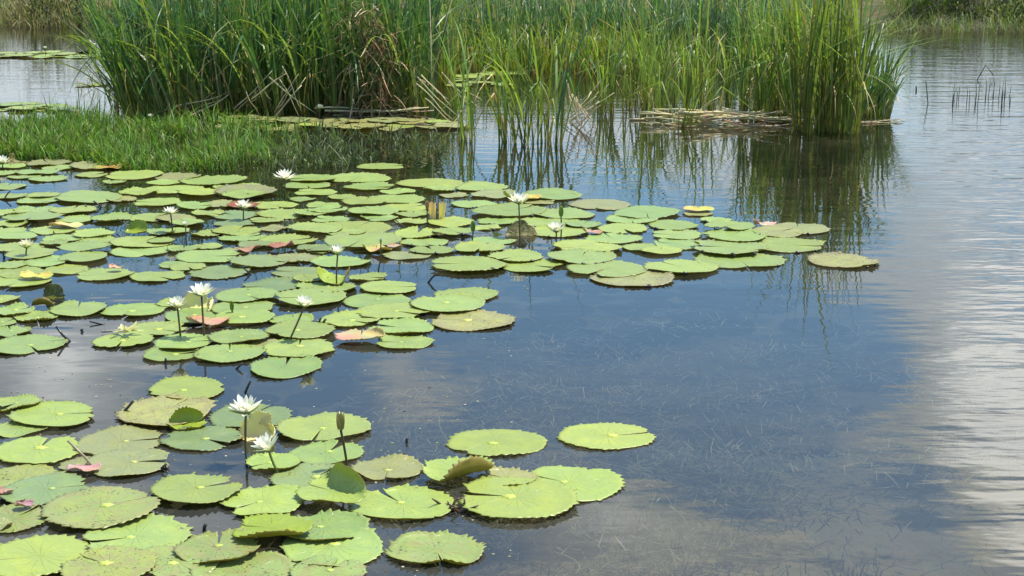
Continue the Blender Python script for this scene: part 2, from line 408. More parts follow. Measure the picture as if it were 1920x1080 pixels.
def extra(n, x0, x1, y0, y1, w, tones, cluster, seed):
    rg = random.Random(seed)
    for i in range(n):
        k = (i+rg.uniform(.2, .8))/n
        pads.append(dict(x=x0+(x1-x0)*k, y=rg.uniform(y0, y1), w=w*rg.uniform(.7, 1.15), tone=rg.choice(tones), notch=None, cluster=cluster))
extra(40, 425, 860, 221, 245, 62, 'byyyo', 'yellow', 5)
extra(30, 0, 250, 100, 109, 44, 'bgb', 'farstrip', 6)
extra(14, -5, 120, 196, 208, 54, 'gb', 'farleft', 8)
extra(16, 835, 965, 136, 162, 50, 'bg', 'behind', 9)
extra(4, 150, 255, 160, 172, 40, 'gb', 'shoal', 4)

SPECIAL = {  # curled leaves among the pads: index by position
}
placed = []
def clear_layer(p, r):
    lay = 0
    for q, rr, l in placed:
        if (q-p).length < (r+rr)*.93: lay = max(lay, l+1)
    return lay
order = list(range(len(pads)))
random.Random(11).shuffle(order)
pad_objs = []
for i in order:
    d = pads[i]
    c = at(d['x'], d['y']); rx = d['w']*1.03/2*depth(c)/F
    rg = random.Random(100+i)
    ry = rx*rg.uniform(.92, 1.04)
    lay = clear_layer(c, max(rx, ry)); lay = lay % 4; placed.append((c, max(rx, ry), lay))
    lod = 2 if d['y'] > 690 else 1 if d['y'] > 400 else 0
    nd = R(d['notch']) if d['notch'] is not None else rg.uniform(0, 6.28)
    slit = None if d['notch'] is not None else R(rg.choice((1.2, 2, 3, 6, 14)))
    me = pad_mesh(rx, ry, nd, 1000+i, lod, slit)
    o = link('lily_pad', me)
    o.location = (c.x, c.y, .006+lay*.006)
    tl = R(1.6) if lay else R(.8)
    o.rotation_euler = (rg.uniform(-tl, tl), rg.uniform(-tl, tl), 0)
    col, age, word = TONE[d['tone']]
    k = rg.uniform(.84, 1.08); h = rg.uniform(-.07, .09)
    o.color = (col[0]*k*(1+h), col[1]*k, col[2]*k*(1-h), min(1, max(0, age+rg.uniform(-.08, .12))))
    d['o'] = o; d['c'] = c; d['r'] = rx; d['word'] = word
    if d['cluster'] == 'near' and d['y'] > 545 and rg.random() < .78:                        # the pale spot where the stalk joins
        mb = MB(); rr = rx*rg.uniform(.07, .15)
        nv = Vector((math.cos(nd), math.sin(nd), 0))*.12*min(rx, ry)
        ring = [Vector((nv.x+rr*(1+.2*math.sin(3*a+i)+.12*math.sin(5*a))*math.cos(a), nv.y+rr*.8*(1+.3*math.sin(5*a+i))*math.sin(a), .0013)) for a in [2*math.pi*k/18 for k in range(18)]]
        vs = [Vector((nv.x, nv.y, .0019))]+ring+[v+Vector((0, 0, -.003)) for v in ring]
        fs = [(0, 1+k, 1+(k+1) % 18) for k in range(18)]+[(1+k, 19+k, 19+(k+1) % 18, 1+(k+1) % 18) for k in range(18)]
        yl = rg.uniform(.5, 1)
        oc = o.color; mb.add(vs, fs, cols=[(.30+.10*yl, .42+.03*yl, .05)]+[(oc[0]*1.12+.02*yl, oc[1]*1.08, oc[2])]*36)
        mb.build('leaf_centre', M['spot'], o)
    if d['x'] > 780 and 380 < d['y'] < 540 and d['cluster'] == 'near' and rg.random() < .65:
        for q in range(rg.randint(1, 3)):                             # dark rotted teeth drooping at the near rim
            a = R(rg.uniform(215, 325)); mb = MB()
            sz = rg.uniform(.006, .012); rr = 1.0
            pts = []
            for la in range(5):
                for lo in range(8):
                    ph, th = math.pi*(la+.5)/5, 2*math.pi*lo/8
                    j = rg.uniform(.75, 1.2)
                    pts.append(Vector((rx*rr*math.cos(a)+sz*1.3*j*math.sin(ph)*math.cos(th), ry*rr*math.sin(a)+sz*j*math.sin(ph)*math.sin(th), sz*.9*j*math.cos(ph)-.001)))
            fs = [(l*8+k, l*8+(k+1) % 8, (l+1)*8+(k+1) % 8, (l+1)*8+k) for l in range(4) for k in range(8)]+[tuple(range(8))[::-1], tuple(range(32, 40))]
            mb.add(pts, fs, (.018, .017, .012)); mb.build('rotted_tooth', M['twig'], o)

# ------------------------------------------------------------------ curled, folded and dead leaves
def curl_leaf(name, x, y, w, color, age, curls, label, cat, seed, notch=90, z=.012, top=None, under=None, wild=0, ratio=1, tilt=(0, 0), tint=(1, 1, 1), group=None, lod=2):
    c = at(x, y); r = w/2*depth(c)/F
    cs = [(R(a), d*r, rho*r, R(am)) for a, d, rho, am in curls]
    me = pad_mesh(r, r*ratio, R(notch), seed, lod, R(4), cs, (), wild, top, under, tint=tint)
    o = link(name, me); o.location = (c.x, c.y, z); o.rotation_euler = (R(tilt[0]), R(tilt[1]), 0)
    o.color = (*color, age); tag(o, label, cat, group); return o
B, Gc = TONE['b'][0], TONE['g'][0]
YG = (.30, .40, .04)
curl_leaf('curled_lily_pad', 628, 938, 140, B, .1, [(42, .12, .34, 100)], 'bright lily pad with its half curled straight up and shading itself', 'lily pad', 1, 150, .03)
curl_leaf('curled_lily_pad', 512, 1008, 140, YG, .1, [(-75, .50, .30, 110)], 'yellow-green lily pad with its near rim rolled up to show brown beneath', 'lily pad', 2, 170, .03)
curl_leaf('curled_lily_pad', 858, 898, 140, B, .15, [(-50, .42, .16, 100)], 'lily pad folded along a brown toothed edge beside the two big overlapping pads', 'lily pad', 3, 170, .03)
curl_leaf('folded_lily_pad', 352, 800, 74, YG, .1, [(95, .05, .3, 80)], 'small vivid green pad standing folded behind a dull pad', 'lily pad', 4, 30, .01)
curl_leaf('folded_lily_pad', 494, 818, 80, (.33, .27, .07), .7, [(78, -.55, .5, 86), (-10, .45, .25, 60)], 'tan folded leaf standing upright between the two large white flowers', 'dead leaf', 5, 250, .0, M['dead'], M['dead'], tint=(.80, .72, .34))
curl_leaf('folded_lily_pad', 627, 531, 84, (.36, .47, .05), .1, [(0, .25, .35, 62), (180, .25, .35, 62)], 'vivid yellow-green pad folded open behind a flower stem', 'lily pad', 6, 90, .02)
curl_leaf('curled_lily_pad', 258, 440, 44, YG, .2, [(80, -.2, .5, 75)], 'yellow-green cupped leaf standing up among flat pads', 'lily pad', 7, 0, .02, lod=1)
curl_leaf('crumpled_leaf', 374, 580, 80, (.36, .31, .10), .7, [(95, -.1, .4, 88), (0, .35, .3, 70)], 'pale tan crumpled leaf standing behind the tallest white flower', 'dead leaf', 8, 90, .0, M['dead'], M['dead'], tint=(.80, .74, .34))
curl_leaf('curled_lily_pad', 103, 557, 44, (.12, .14, .02), .5, [(85, -.35, .4, 80)], 'dark olive curled leaf standing alone in open water', 'lily pad', 9, 10, .0)
curl_leaf('curled_lily_pad', 82, 578, 40, (.14, .16, .02), .5, [(-85, .0, .4, 110)], 'dark olive rolled leaf edge beside the standing olive leaf', 'lily pad', 10, 90, .02)
curl_leaf('curled_lily_pad', 978, 441, 58, (.11, .12, .02), .9, [(90, -.3, .5, 60)], 'drowned brown-green leaf at the foot of a tall white flower', 'dead leaf', 12, 60, -.004, lod=1)
curl_leaf('curled_lily_pad', 30, 306, 40, (.10, .09, .02), .9, [(170, -.1, .5, 85)], 'dark brown curled leaf beside the grass edge', 'dead leaf', 13, 60, .0, lod=1)
def dead(x, y, w, tint, label, seed, wild=.35, ratio=.7, z=.022):
    wild = wild*.35
    curl_leaf('dead_leaf', x, y, w, (1, 1, 1), 0, [(random.Random(seed).uniform(0, 360), .45, .3, 60)], label, 'dead leaf', seed, 90, z, M['dead'], M['dead'], wild, ratio, (0, 0), tint, None, 1)
dead(457, 391, 62, (.28, .12, .07), 'dark red dead leaf lying behind a white flower', 21)
dead(527, 468, 50, (.36, .19, .13), 'dull red dead leaf floating between green pads', 22)
dead(465, 473, 52, (.36, .23, .11), 'orange-brown rotten leaf lying left of the dull red leaf', 23)
dead(158, 888, 62, (.46, .31, .24), 'salmon pink dead leaf under the pale leaning stalk', 24, .2)
dead(46, 958, 36, (.42, .26, .21), 'small pink dead leaf filling the gap in a speckled pad', 25, .1)
dead(6, 934, 40, (.42, .25, .20), 'pink leaf scrap at the very edge below the big bright pad', 26, .1)
dead(390, 610, 84, (.47, .32, .17), 'orange dead leaf between the stems of two tall flowers', 27, .2)
dead(676, 639, 96, (.52, .40, .20), 'pale orange rotting leaf joined to the pad by open water', 28, .15)
dead(705, 474, 58, (.50, .38, .14), 'crumpled golden leaf near a half closed flower', 29, .5)
dead(738, 468, 36, (.42, .27, .22), 'small pinkish leaf behind the crumpled golden leaf', 30, .2)
dead(975, 376, 76, (.56, .44, .14), 'yellow leaf lying beneath the head of a tall white flower', 33, .15)
dead(1110, 441, 40, (.44, .30, .21), 'small pink leaf right of the low white flower', 34, .15)
dead(1432, 426, 44, (.58, .46, .30), 'pale straw coloured leaf near the tip of the pad raft', 35, .2)
dead(1310, 398, 56, (.52, .48, .14), 'yellow leaf scrap on the far edge of the pad raft', 36, .2)
dead(125, 428, 62, (.56, .47, .22), 'pale yellow rotten leaf among small pads', 38, .3)
dead(218, 511, 28, (.56, .44, .25), 'small tan curl lying on a round pad', 40, .3, .7, .03)
dead(68, 525, 60, (.52, .47, .12), 'yellowed leaf at the edge of the pads beside black snags', 41, .2)
dead(205, 319, 60, (.5, .36, .10), 'rusty yellow leaf beside the tall grass', 43, .3)
dead(797, 239, 40, (.05, .04, .02), 'dark curled dead leaf at the end of the yellow pads', 45, .8, .8, .02)
dead(155, 102, 26, (.02, .018, .012), 'black curled leaf sticking up from the far strip of pads', 46, .9, .8, .02)
# two tan rolls of one leaf
def rolled(x, ybase, ytop, label):
    c = at(x, ybase); top = at_y(x, ytop, c.y); hh = top.z
    o = empty('rolled_leaf', c)
    for s, wd in ((-1, .023), (1, .021)):
        mb = MB(); vs, fs, n, k = [], [], 14, 6
        for j in range(k+1):
            f = j/k; r = wd*(.72+.38*f)
            for i in range(n+1):
                a = R(-200)+R(320)*i/n
                vs.append(Vector((s*.025*(1+.35*f)+r*math.sin(a), -r*math.cos(a)*.9, hh*f*(1+.05*math.sin(i*1.7)*(j == k)))))
        for j in range(k):
            for i in range(n): fs.append((j*(n+1)+i, j*(n+1)+i+1, (j+1)*(n+1)+i+1, (j+1)*(n+1)+i))
        mb.add(vs, fs, (.74, .50, .28)); mb.build('leaf_roll', M['dead'], o)
    tag(o, label, 'dead leaf'); return o
rolled(820, 411, 380, 'pale tan leaf rolled into two upright tubes')

# ------------------------------------------------------------------ flowers, buds, twigs
def petal(mb, length, width, az, el, cup, col, tipcol=None, base=(0, 0, 0), seg=6):
    vs, fs, cs = [], [], []
    d = Vector((math.cos(az), math.sin(az), 0)); sd = Vector((-math.sin(az), math.cos(az), 0))
    for j in range(seg+1):
        t = j/seg
        e = el+cup*t
        if j == 0: p = Vector(base)
        else: p = p+(d*math.cos(e)+Vector((0, 0, math.sin(e))))*(length/seg)
        w = width*1.75*(.35+1.9*t-2.3*t*t+.15*t**3) if t < 1 else .0006
        w = max(w, .0006)
        up = (d*(-math.sin(e))+Vector((0, 0, math.cos(e))))
        for k in (-1, 0, 1):
            vs.append(p+sd*(w*k/2)+up*(abs(k)*w*.16)); cs.append(tuple(a*(1-t)+b*t for a, b in zip(tipcol or col, col)))
    for j in range(seg):
        for k in range(2): fs.append((j*3+k, j*3+k+1, (j+1)*3+k+1, (j+1)*3+k))
    mb.add(vs, fs, cols=cs)
def stem_pts(base, top, sag, rg):
    b, t = Vector(base), Vector(top); side = Vector((rg.uniform(-1, 1), rg.uniform(-.5, .5), 0))*sag
    return [b+(t-b)*(k/8)+side*math.sin(math.pi*k/8) for k in range(-1, 9)]
WH = (.88, .88, .83); CR = (.82, .80, .62)
def flower(hx, hy, w, bx, by, label, openness=1.0, tilt=(0, 0), seed=0, stemcol=(.075, .055, .03), sag=.006, cream=False):
    rg = random.Random(500+seed)
    b = at(bx, by, 0); Y = b.y
    hd = at_y(hx, hy+w*.30, Y); D = w*depth(hd)/F
    o = empty('water_lily_flower', (b.x, b.y, 0))
    loc = Vector((b.x, b.y, 0)); top = hd-loc
    mb = MB(); pts = stem_pts((0, 0, -.02), top, sag, rg)
    tube(mb, pts, .0042 if D > .07 else .0036, 8, cols=[tuple(c*(1+.5*i/9) for c in stemcol) for i in range(len(pts))]); mb.build('stem', M['stem'], o)
    rot = Matrix.Translation(top) @ Matrix.Rotation(R(tilt[0]), 4, 'X') @ Matrix.Rotation(R(tilt[1]), 4, 'Y')
    L = D*.56
    def place(mb, name, mat):
        mb.v = [tuple(rot @ Vector(v)) for v in mb.v]; return mb.build(name, mat, o)
    mb = MB(); c1 = CR if cream else WH
    for ring, (n, el, ln, wd) in enumerate(((9, 14, 1.0, .23), (9, 36, .97, .22), (8, 54, .84, .19), (6, 70, .66, .16))):
        for k in range(n):
            a = 2*math.pi*(k+.5*(ring % 2))/n+rg.uniform(-.12, .12)
            e = R(90-(90-el)*openness+rg.uniform(-7, 7))
            petal(mb, L*ln*rg.uniform(.92, 1.06), L*wd*rg.uniform(.85, 1.15), a, e, R(rg.uniform(6, 24)), c1, tuple(x*y for x, y in zip(c1, (.97, .97, .78))))
    bl = place(mb, 'blossom', M['petal'])
    mb = MB()
    for k in range(4):
        petal(mb, L*.98, L*.26, 2*math.pi*k/4+.4, R(90-(90-6)*openness), R(14), (.50, .55, .22), (.16, .24, .06), (0, 0, -.003))
    place(mb, 'sepals', M['petal'])
    mb = MB()
    for k in range(26):
        a = rg.uniform(0, 6.28); rr = L*.16*math.sqrt(rg.random()); q = L*rg.uniform(.26, .42)
        tube(mb, [(rr*.5*math.cos(a), rr*.5*math.sin(a), .0), (rr*math.cos(a), rr*math.sin(a), q*.6), (rr*.9*math.cos(a), rr*.9*math.sin(a), q)], [.0013, .0013, .0007], 4, (.72, .50, .06))
    place(mb, 'stamens', M['stem'])
    tag(o, label, 'flower', 'white water lilies'); return o
FL = [
 (534, 325, 37, 533, 366, 'white lily flower standing alone before the dark grass reflection', 'the white flower before the dark grass', 1, (0, 0)),
 (320, 393, 27, 324, 438, 'small white flower on thin stem left of the cup shaped flower', 'the small white flower on thin stem', .9, (0, 0)),
 (348, 420, 19, 349, 452, 'smallest cup shaped white flower near the dark gap', 'the smallest cup shaped flower', .55, (0, 0)),
 (457, 381, 31, 457, 414, 'white lily flower standing in front of the dark red leaf', 'the flower before the red leaf', .95, (0, 0)),
 (973, 371, 38, 975, 444, 'tall white flower with straight stem over a drowned brown leaf', 'the flower over the drowned leaf', .82, (6, 0)),
 (633, 468, 32, 631, 538, 'half open white flower in front of the vivid folded pad', 'the flower before the vivid folded pad', .66, (8, 0)),
 (714, 451, 17, 707, 510, 'tiny closed white flower on a bent thin stem', 'the tiny closed white flower', .25, (0, 0)),
 (378, 541, 46, 383, 634, 'taller white flower of the close pair with a crumpled leaf behind', 'the taller flower of the pair', .86, (4, 0)),
 (333, 566, 38, 339, 634, 'shorter white flower of the close pair standing left', 'the shorter flower of the pair', .74, (8, 0)),
 (570, 564, 38, 537, 641, 'half open white flower on a stem leaning far over', 'the flower on the leaning stem', .74, (6, 12)),
 (1043, 425, 36, 1042, 450, 'low white flower just above water beside a tall green bud', 'the low flower beside the bud', .74, (6, 0)),
 (461, 757, 58, 463, 868, 'largest white flower opened wide on a straight dark stem', 'the largest white flower', .9, (10, 0)),
 (504, 828, 52, 528, 888, 'large white flower tilted sideways on a short green stem', 'the tilted white flower', .78, (14, -22)),
 (50, 456, 30, 50, 484, 'pale cream flower with thin spread petals among small pads', 'the cream flower', .8, (0, 0)),
 (600, 200, 16, 598, 224, 'small white flower by the yellow pads under tall reeds', 'the flower by the yellow pads', .6, (0, 0)),
 (5, 299, 30, 6, 316, 'white flower beside the grass and a dark brown curled leaf', 'the flower beside the grass', .8, (0, 0)),
 (85, 89, 9, 85, 107, 'tiny far white flower at the open end of the far pad strip', 'the far white flower', .6, (0, 0)),
 (178, 83, 8, 178, 104, 'tiny far white flower above the middle of the far pad strip', 'the other far white flower', .6, (0, 0)),
 (116, 213, 10, 116, 224, 'tiny white flower at the back edge of the bright grass', 'the flower at the grass edge', .6, (0, 0)),
 (282, 216, 12, 282, 226, 'small white flower at the foot of the leaning reeds', 'the flower at the reed foot', .7, (0, 0)),
]
for i, f in enumerate(FL):
    flower(f[0], f[1]-f[2]*.05, f[2]*1.2, f[3], f[4], f[5], f[7], f[8], i, (.10, .14, .03) if i == 12 else (.075, .055, .03), .012 if i == 6 else .004, i == 13)
# wilted flower lying on a pad
b = at(236, 634); o = empty('wilted_flower', (b.x, b.y, .03)); mb = MB(); rg = random.Random(5)
for k in range(13): petal(mb, rg.uniform(.04, .065), .013, rg.uniform(0, 6.28), R(rg.uniform(-4, 35)), R(rg.uniform(-15, 25)), (.70, .68, .40), (.5, .5, .15), (rg.uniform(-.03, .03), 0, 0))
mb.build('petals', M['petal'], o); mb = MB()
tube(mb, [(-.02, 0, 0), (-.05, .03, -.005), (-.12, .07, -.02)], .0045, 7, (.45, .42, .30)); mb.build('stem', M['stem'], o)
tag(o, 'wilted cream flower collapsed on a round pad', 'flower')
def bud(hx, hy, hh, bx, by, label, col=(.16, .20, .05), tip=(.42, .42, .2), stemcol=(.05, .04, .02), fat=.36):
    b = at(bx, by); hd = at_y(hx, hy+hh/2, b.y); L = hh*depth(hd)/F
    o = empty('flower_bud', (b.x, b.y, 0)); top = hd-Vector((b.x, b.y, 0))
    mb = MB(); tube(mb, stem_pts((0, 0, -.02), top, .004, random.Random(int(hx))), .0042, 8, stemcol); mb.build('stem', M['stem'], o)
    mb = MB(); ax = (top.normalized()+Vector((0, 0, 2))).normalized()
    ks = [0, .1, .25, .45, .65, .85, 1]
    tube(mb, [top+ax*L*k for k in ks], [L*fat*.5*v for v in (.35, .72, .98, 1, .8, .42, .06)], 10, cols=[tuple(a*(1-k)+c*k for a, c in zip(col, tip)) for k in ks]); bb = mb.build('bud', M['stem'], o)
    mb = MB()
    for k in range(4): petal(mb, L*1.02, L*.28, 2*math.pi*k/4+.3, R(74), R(26), col, col, top+ax*L*.02+Vector((L*.16*math.cos(2*math.pi*k/4+.3), L*.16*math.sin(2*math.pi*k/4+.3), 0)))
    mb.build('sepals', M['petal'], o)
    tag(o, label, 'flower bud')
bud(639, 788, 36, 653, 880, 'pale brown closed bud on a dark stem leaning over open water', (.30, .27, .10), (.6, .55, .34))
bud(887, 424, 20, 885, 452, 'green pointed bud standing short between pads', (.12, .22, .03), (.3, .4, .08), (.07, .08, .02))
bud(1052, 396, 20, 1051, 446, 'slim green bud on a tall thin stem above the low flower', (.16, .26, .05), (.4, .45, .15), (.08, .10, .03))
bud(435, 573, 18, 435, 594, 'tiny green leaf bud rising from a pad', (.14, .24, .03), (.28, .38, .06), (.1, .14, .03))
bud(801, 384, 16, 803, 430, 'withered flower head on a dark stem left of the rolled tan leaf', (.30, .22, .12), (.5, .42, .26))
def twig(pts, label, r=.004, col=(.02, .018, .014), name='twig', group=None):
    """pts: photo pixels; the first stands in the water, the rest rise in its plane"""
    b = at(*pts[0]); P3 = [Vector((0, 0, -.03))+((at_y(*pts[1], b.y)-b)*-.15)]+[Vector((0, 0, 0))]+[at_y(x, y, b.y)-b for x, y in pts[1:]]
    P3[0].z = -.03
    mb = MB(); tube(mb, P3, [r*1.05]+[r*(1-.25*i/len(P3)) for i in range(len(P3)-1)], 7, col)
    o = mb.build(name, M['twig']); o.location = b; tag(o, label, 'twig', group)
twig([(131, 640), (118, 629), (105, 612)], 'black bent snag making a V with its reflection beside the wide pads', .0055)
twig([(228, 776), (238, 766), (250, 752)], 'short black snag leaning at the edge of the mottled pad', .0055)
twig([(460, 736), (464, 726), (470, 714)], 'thin black snag above the largest white flower', .005)
twig([(443, 692), (447, 688), (455, 681)], 'short black snag in front of the pad behind the round pad', .005)
twig([(803, 530), (809, 522), (820, 511)], 'black snag with V reflection at the edge of the raft', .0055)
twig([(190, 389), (184, 383), (175, 377)], 'black snag with V reflection in pale water', .0055)
twig([(166, 391), (162, 387), (158, 382)], 'shorter black stub left of the pale water snag', .005)
twig([(8, 373), (12, 366), (19, 358)], 'dark snag at the edge of the photo among far pads', .005)
twig([(310, 682), (310, 676), (311, 672)], 'tiny black stub under the reflection of the shorter flower', .005)
twig([(383, 995), (383, 988), (386, 983)], 'tiny black stub alone between the front pads', .006)
twig([(763, 830), (762, 826), (764, 821)], 'tiny black stub alone in the open middle water', .005)
twig([(181, 882), (158, 856), (127, 826)], 'pale brown straw stalk leaning across the bright pad', .0045, (.30, .25, .15))
twig([(594, 609), (598, 604), (602, 596)], 'first of two dark stubs on the pad by the leaning flower', .0055, (.03, .035, .012))
twig([(602, 611), (606, 605), (611, 598)], 'thicker one of two dark stubs on the pad by the leaning flower', .006, (.03, .035, .012))
twig([(764, 431), (752, 421), (741, 412)], 'thin brown stick between pads left of the withered head', .004, (.06, .05, .03))
twig([(306, 880), (312, 874), (316, 884), (307, 888)], 'knotted black root end at the tip of an olive pad', .006)
twig([(308, 884), (303, 878), (312, 870)], 'black curled root beside the knotted root end', .005)
twig([(470, 515), (462, 507), (457, 503)], 'black snag across the dark gap in the pads', .005)
twig([(195, 608), (182, 606), (168, 603)], 'dark floating stick with a pale end in calm water', .004)
twig([(155, 622), (152, 619), (155, 617)], 'black speck of wood below the floating stick', .006)
twig([(232, 447), (225, 443), (218, 439)], 'black stick end beside the pinkish brown leaf', .005)
twig([(70, 418), (62, 415), (58, 413)], 'black forked stub between pads near the far edge', .005)
twig([(8, 482), (6, 476), (8, 470)], 'black stub at the photo edge near the cream flower', .006)
# a knot of dead roots between the large pads
b = at(855, 960); o = empty('root_knot', b)
rg = random.Random(3)
for k in range(9):
    mb = MB(); a = rg.uniform(0, 6.28); q = Vector((rg.uniform(-.02, .02), rg.uniform(-.02, .02), -.02))
    pts = [q]
    for j in range(5): pts.append(pts[-1]+Vector((rg.uniform(-.022, .022), rg.uniform(-.02, .02), rg.uniform(-.004, .022))))
    tube(mb, pts, [.005, .007, .007, .005, .004, .002], 6, (.05+rg.random()*.03, .035, .022)); mb.build('root', M['twig'], o)
tag(o, 'dark brown knot of dead roots between the two largest front pads', 'roots')

# ------------------------------------------------------------------ labels for the pads: told by the nearest landmark
LM = [(f[0] if f[2] > 20 else f[0], f[4], f[6]) for f in FL[:16]]
LM += [(653, 880, 'the pale brown bud'), (820, 408, 'the tan rolled leaf'), (258, 440, 'the yellow-green cupped leaf'), (131, 640, 'the black bent snag'),
       (527, 468, 'the dull red leaf'), (158, 888, 'the salmon pink leaf'), (855, 955, 'the dark root knot'), (640, 940, 'the pad curled straight up'),
       (512, 1008, 'the pad with rolled rim'), (676, 639, 'the pale orange leaf'), (803, 530, 'the snag at the raft edge'), (705, 474, 'the golden crumpled leaf'),
       (103, 557, 'the dark olive curled leaf'), (1432, 426, 'the pale straw leaf'), (190, 389, 'the snag in pale water'), (228, 776, 'the snag by the mottled pad'),
       (125, 428, 'the pale yellow leaf'), (1310, 398, 'the yellow leaf scrap'), (1110, 441, 'the small pink leaf'), (205, 319, 'the rusty yellow leaf'),
       (68, 525, 'the yellowed leaf'), (763, 830, 'the lone stub'), (885, 452, 'the short green bud'), (218, 511, 'the tan curl')]
ORD = ['nearest', 'second nearest', 'third nearest', 'fourth nearest', 'fifth nearest', 'sixth nearest', 'seventh nearest', 'eighth nearest', 'ninth nearest', 'tenth nearest', 'eleventh nearest', 'twelfth nearest']
def rel(d, l):
    dx, dy = d['x']-l[0], (d['y']-l[1])*2.6
    s = math.hypot(dx, dy)
    r = ('right of' if dx > 0 else 'left of') if abs(dx) >= abs(dy) else ('in front of' if dy > 0 else 'behind')
    return s, r
near = [d for d in pads if d['cluster'] == 'near']
table = {}
for li, l in enumerate(LM):
    for d in near: table.setdefault((li, rel(d, l)[1]), []).append((rel(d, l)[0], id(d)))
for v in table.values(): v.sort()
used = set()
for d in near:
    best = None
    for li, l in enumerate(LM):
        s, r = rel(d, l); rank = [q for _, q in table[(li, r)]].index(id(d))
        k = (rank*60+s)
        if best is None or k < best[0]: best = (k, li, r, rank)
    _, li, r, rank = best
    tag(d['o'], f"{d['word']} lily pad {ORD[rank]} {r} {LM[li][2]}", 'lily pad', 'lily pads floating in the open raft')
OWN = {(885, 603): 'yellow brown mottled lily pad, outermost beyond the black snag over blue water', (1580, 491): 'mottled yellow pad floating alone beyond the tip of the raft',
       (310, 776): 'yellow-brown insect eaten pad with the black snag at its rim', (931, 832): 'bright pad alone in open water with a curved slit', (1138, 820): 'bright pad farthest out in open front water, notched at its tip',
       (968, 942): 'largest bright pad overlapping another beside the root knot', (1068, 909): 'bright pad partly under the largest pad, pointing to open water',
       (818, 1034): 'speckled pad with ragged far rim alone at the front edge', (757, 949): 'big bright pad with deep notch just left of the root knot',
       (350, 732): 'bright oval pad alone in the gap of open water', (715, 313): 'single pad farthest out against the dark reed reflection',
       (535, 690): 'round green pad nearest the open water below the flower on leaning stem', (728, 882): 'olive pad with yellow heart right of the pale brown bud'}
for d in near:
    if (d['x'], d['y']) in OWN: d['o']['label'] = OWN[(d['x'], d['y'])]
CL = {'yellow': 'yellowish lily pad in the mat below the tall reeds', 'farstrip': 'pale lily pad in the thin strip on far open water', 'farleft': 'pale lily pad on the water behind the bright grass',
      'behind': 'pale lily pad glimpsed on water behind the sparse cattails', 'shoal': 'pale lily pad beside the leaning reed edge'}
for d in pads:
    if d['cluster'] != 'near': tag(d['o'], CL[d['cluster']], 'lily pad', 'pads: '+CL[d['cluster']])

# ------------------------------------------------------------------ reeds
def blade(mb, base, az, lean, length, width, bend, col, basecol=None, kink=0, seg=8, rg=random):
    p = Vector(base); e = R(90)-lean; vs, fs, cs = [], [], []
    d = Vector((math.cos(az), math.sin(az), 0)); tw = az+R(90)+rg.uniform(-.7, .7)
    kt = rg.uniform(.55, .85)
    for j in range(seg+1):
        t = j/seg
        if j:
            ee = e-bend*t*t-(kink if t > kt else 0)
            p = p+(d*math.cos(ee)+Vector((0, 0, math.sin(ee))))*(length/seg)
        w = width*(1 if t < .55 else max(.04, 1-((t-.55)/.45)**1.4))*(.8+.2*min(t*6, 1))
        a = tw+t*.6
        s = Vector((math.cos(a), math.sin(a), 0))*(w/2)
        k = min(t/.3, 1); c = tuple(x*(1-k)+y*k for x, y in zip(basecol or col, col))
        vs += [p-s, p+s]; cs += [c, c]
    for j in range(seg): fs.append((2*j, 2*j+1, 2*j+3, 2*j+2))
    mb.add(vs, fs, cols=cs)
G1, G2, G3, G4 = (.145, .235, .05), (.10, .185, .05), (.22, .30, .065), (.085, .165, .07)
OL, ST, BR = (.22, .19, .035), (.44, .36, .19), (.15, .095, .05)
D1, D2 = (.065, .145, .05), (.05, .125, .058)
def pick(rg, pal):
    c = rg.choice(pal); k = rg.uniform(.6, 1.5); return tuple(x*k for x in c)
def cattail_meshes(seed, n, hgt, spread, pal, wd=1.0):
    rg = random.Random(seed); mb = MB()
    for k in range(n):
        az = rg.uniform(0, 6.28); ln = R(abs(rg.gauss(0, spread)))
        if wd > 1 and rg.random() < .3:                               # a long leaf arching right over
            blade(mb, (rg.gauss(0, .03), rg.gauss(0, .03), -.06), az, R(rg.uniform(8, 24)), hgt*rg.uniform(.65, 1.0), wd*rg.uniform(.012, .02), R(rg.uniform(70, 120)), pick(rg, [G3, (.20, .28, .09)]), OL, 0, 10, rg); continue
        blade(mb, (rg.gauss(0, .025), rg.gauss(0, .025), -.06), az, ln, hgt*rg.uniform(.6, 1.08), wd*rg.uniform(.012, .022), R(abs(rg.gauss(0, 34))), pick(rg, pal), pick(rg, [OL, OL, G3]), R(rg.choice((0, 0, 0, 50, 85))), rg=rg)
    g = mb.mesh('cattail', M['blade']); mb = MB()
    for k in range(rg.randint(1, 3)):
        blade(mb, (rg.gauss(0, .03), rg.gauss(0, .03), -.05), rg.uniform(0, 6.28), R(rg.uniform(5, 28)), hgt*rg.uniform(.4, .75), rg.uniform(.009, .014), R(rg.uniform(20, 80)), pick(rg, [ST, ST, (.3, .26, .1)]), pick(rg, [ST, BR]), R(rg.choice((0, 70, 110))), rg=rg)
    return g, mb.mesh('dry_blade', M['dry'])
PAL = [G1, G1, G2, G3, G4]
VAR = {'tall': [cattail_meshes(40+i, 9, 1.9, 8, [G1, D1, D1, D2, G2, (.15, .24, .06)], wd=1.25) for i in range(7)], 'mid': [cattail_meshes(60+i, 8, 1.45, 8, [G1, G3, G3]) for i in range(6)],
       'fan': [cattail_meshes(80+i, 10, 1.25, 20, [G3, G1, (.16, .22, .04)]) for i in range(4)], 'clump': [cattail_meshes(140+i, 8, 1.9, 6, [G1, G3, (.17, .22, .045), (.12, .17, .03), (.30, .27, .09)]) for i in range(7)], 'rush': [cattail_meshes(90+i, 9, .8, 6, [G4, G2]) for i in range(4)]}
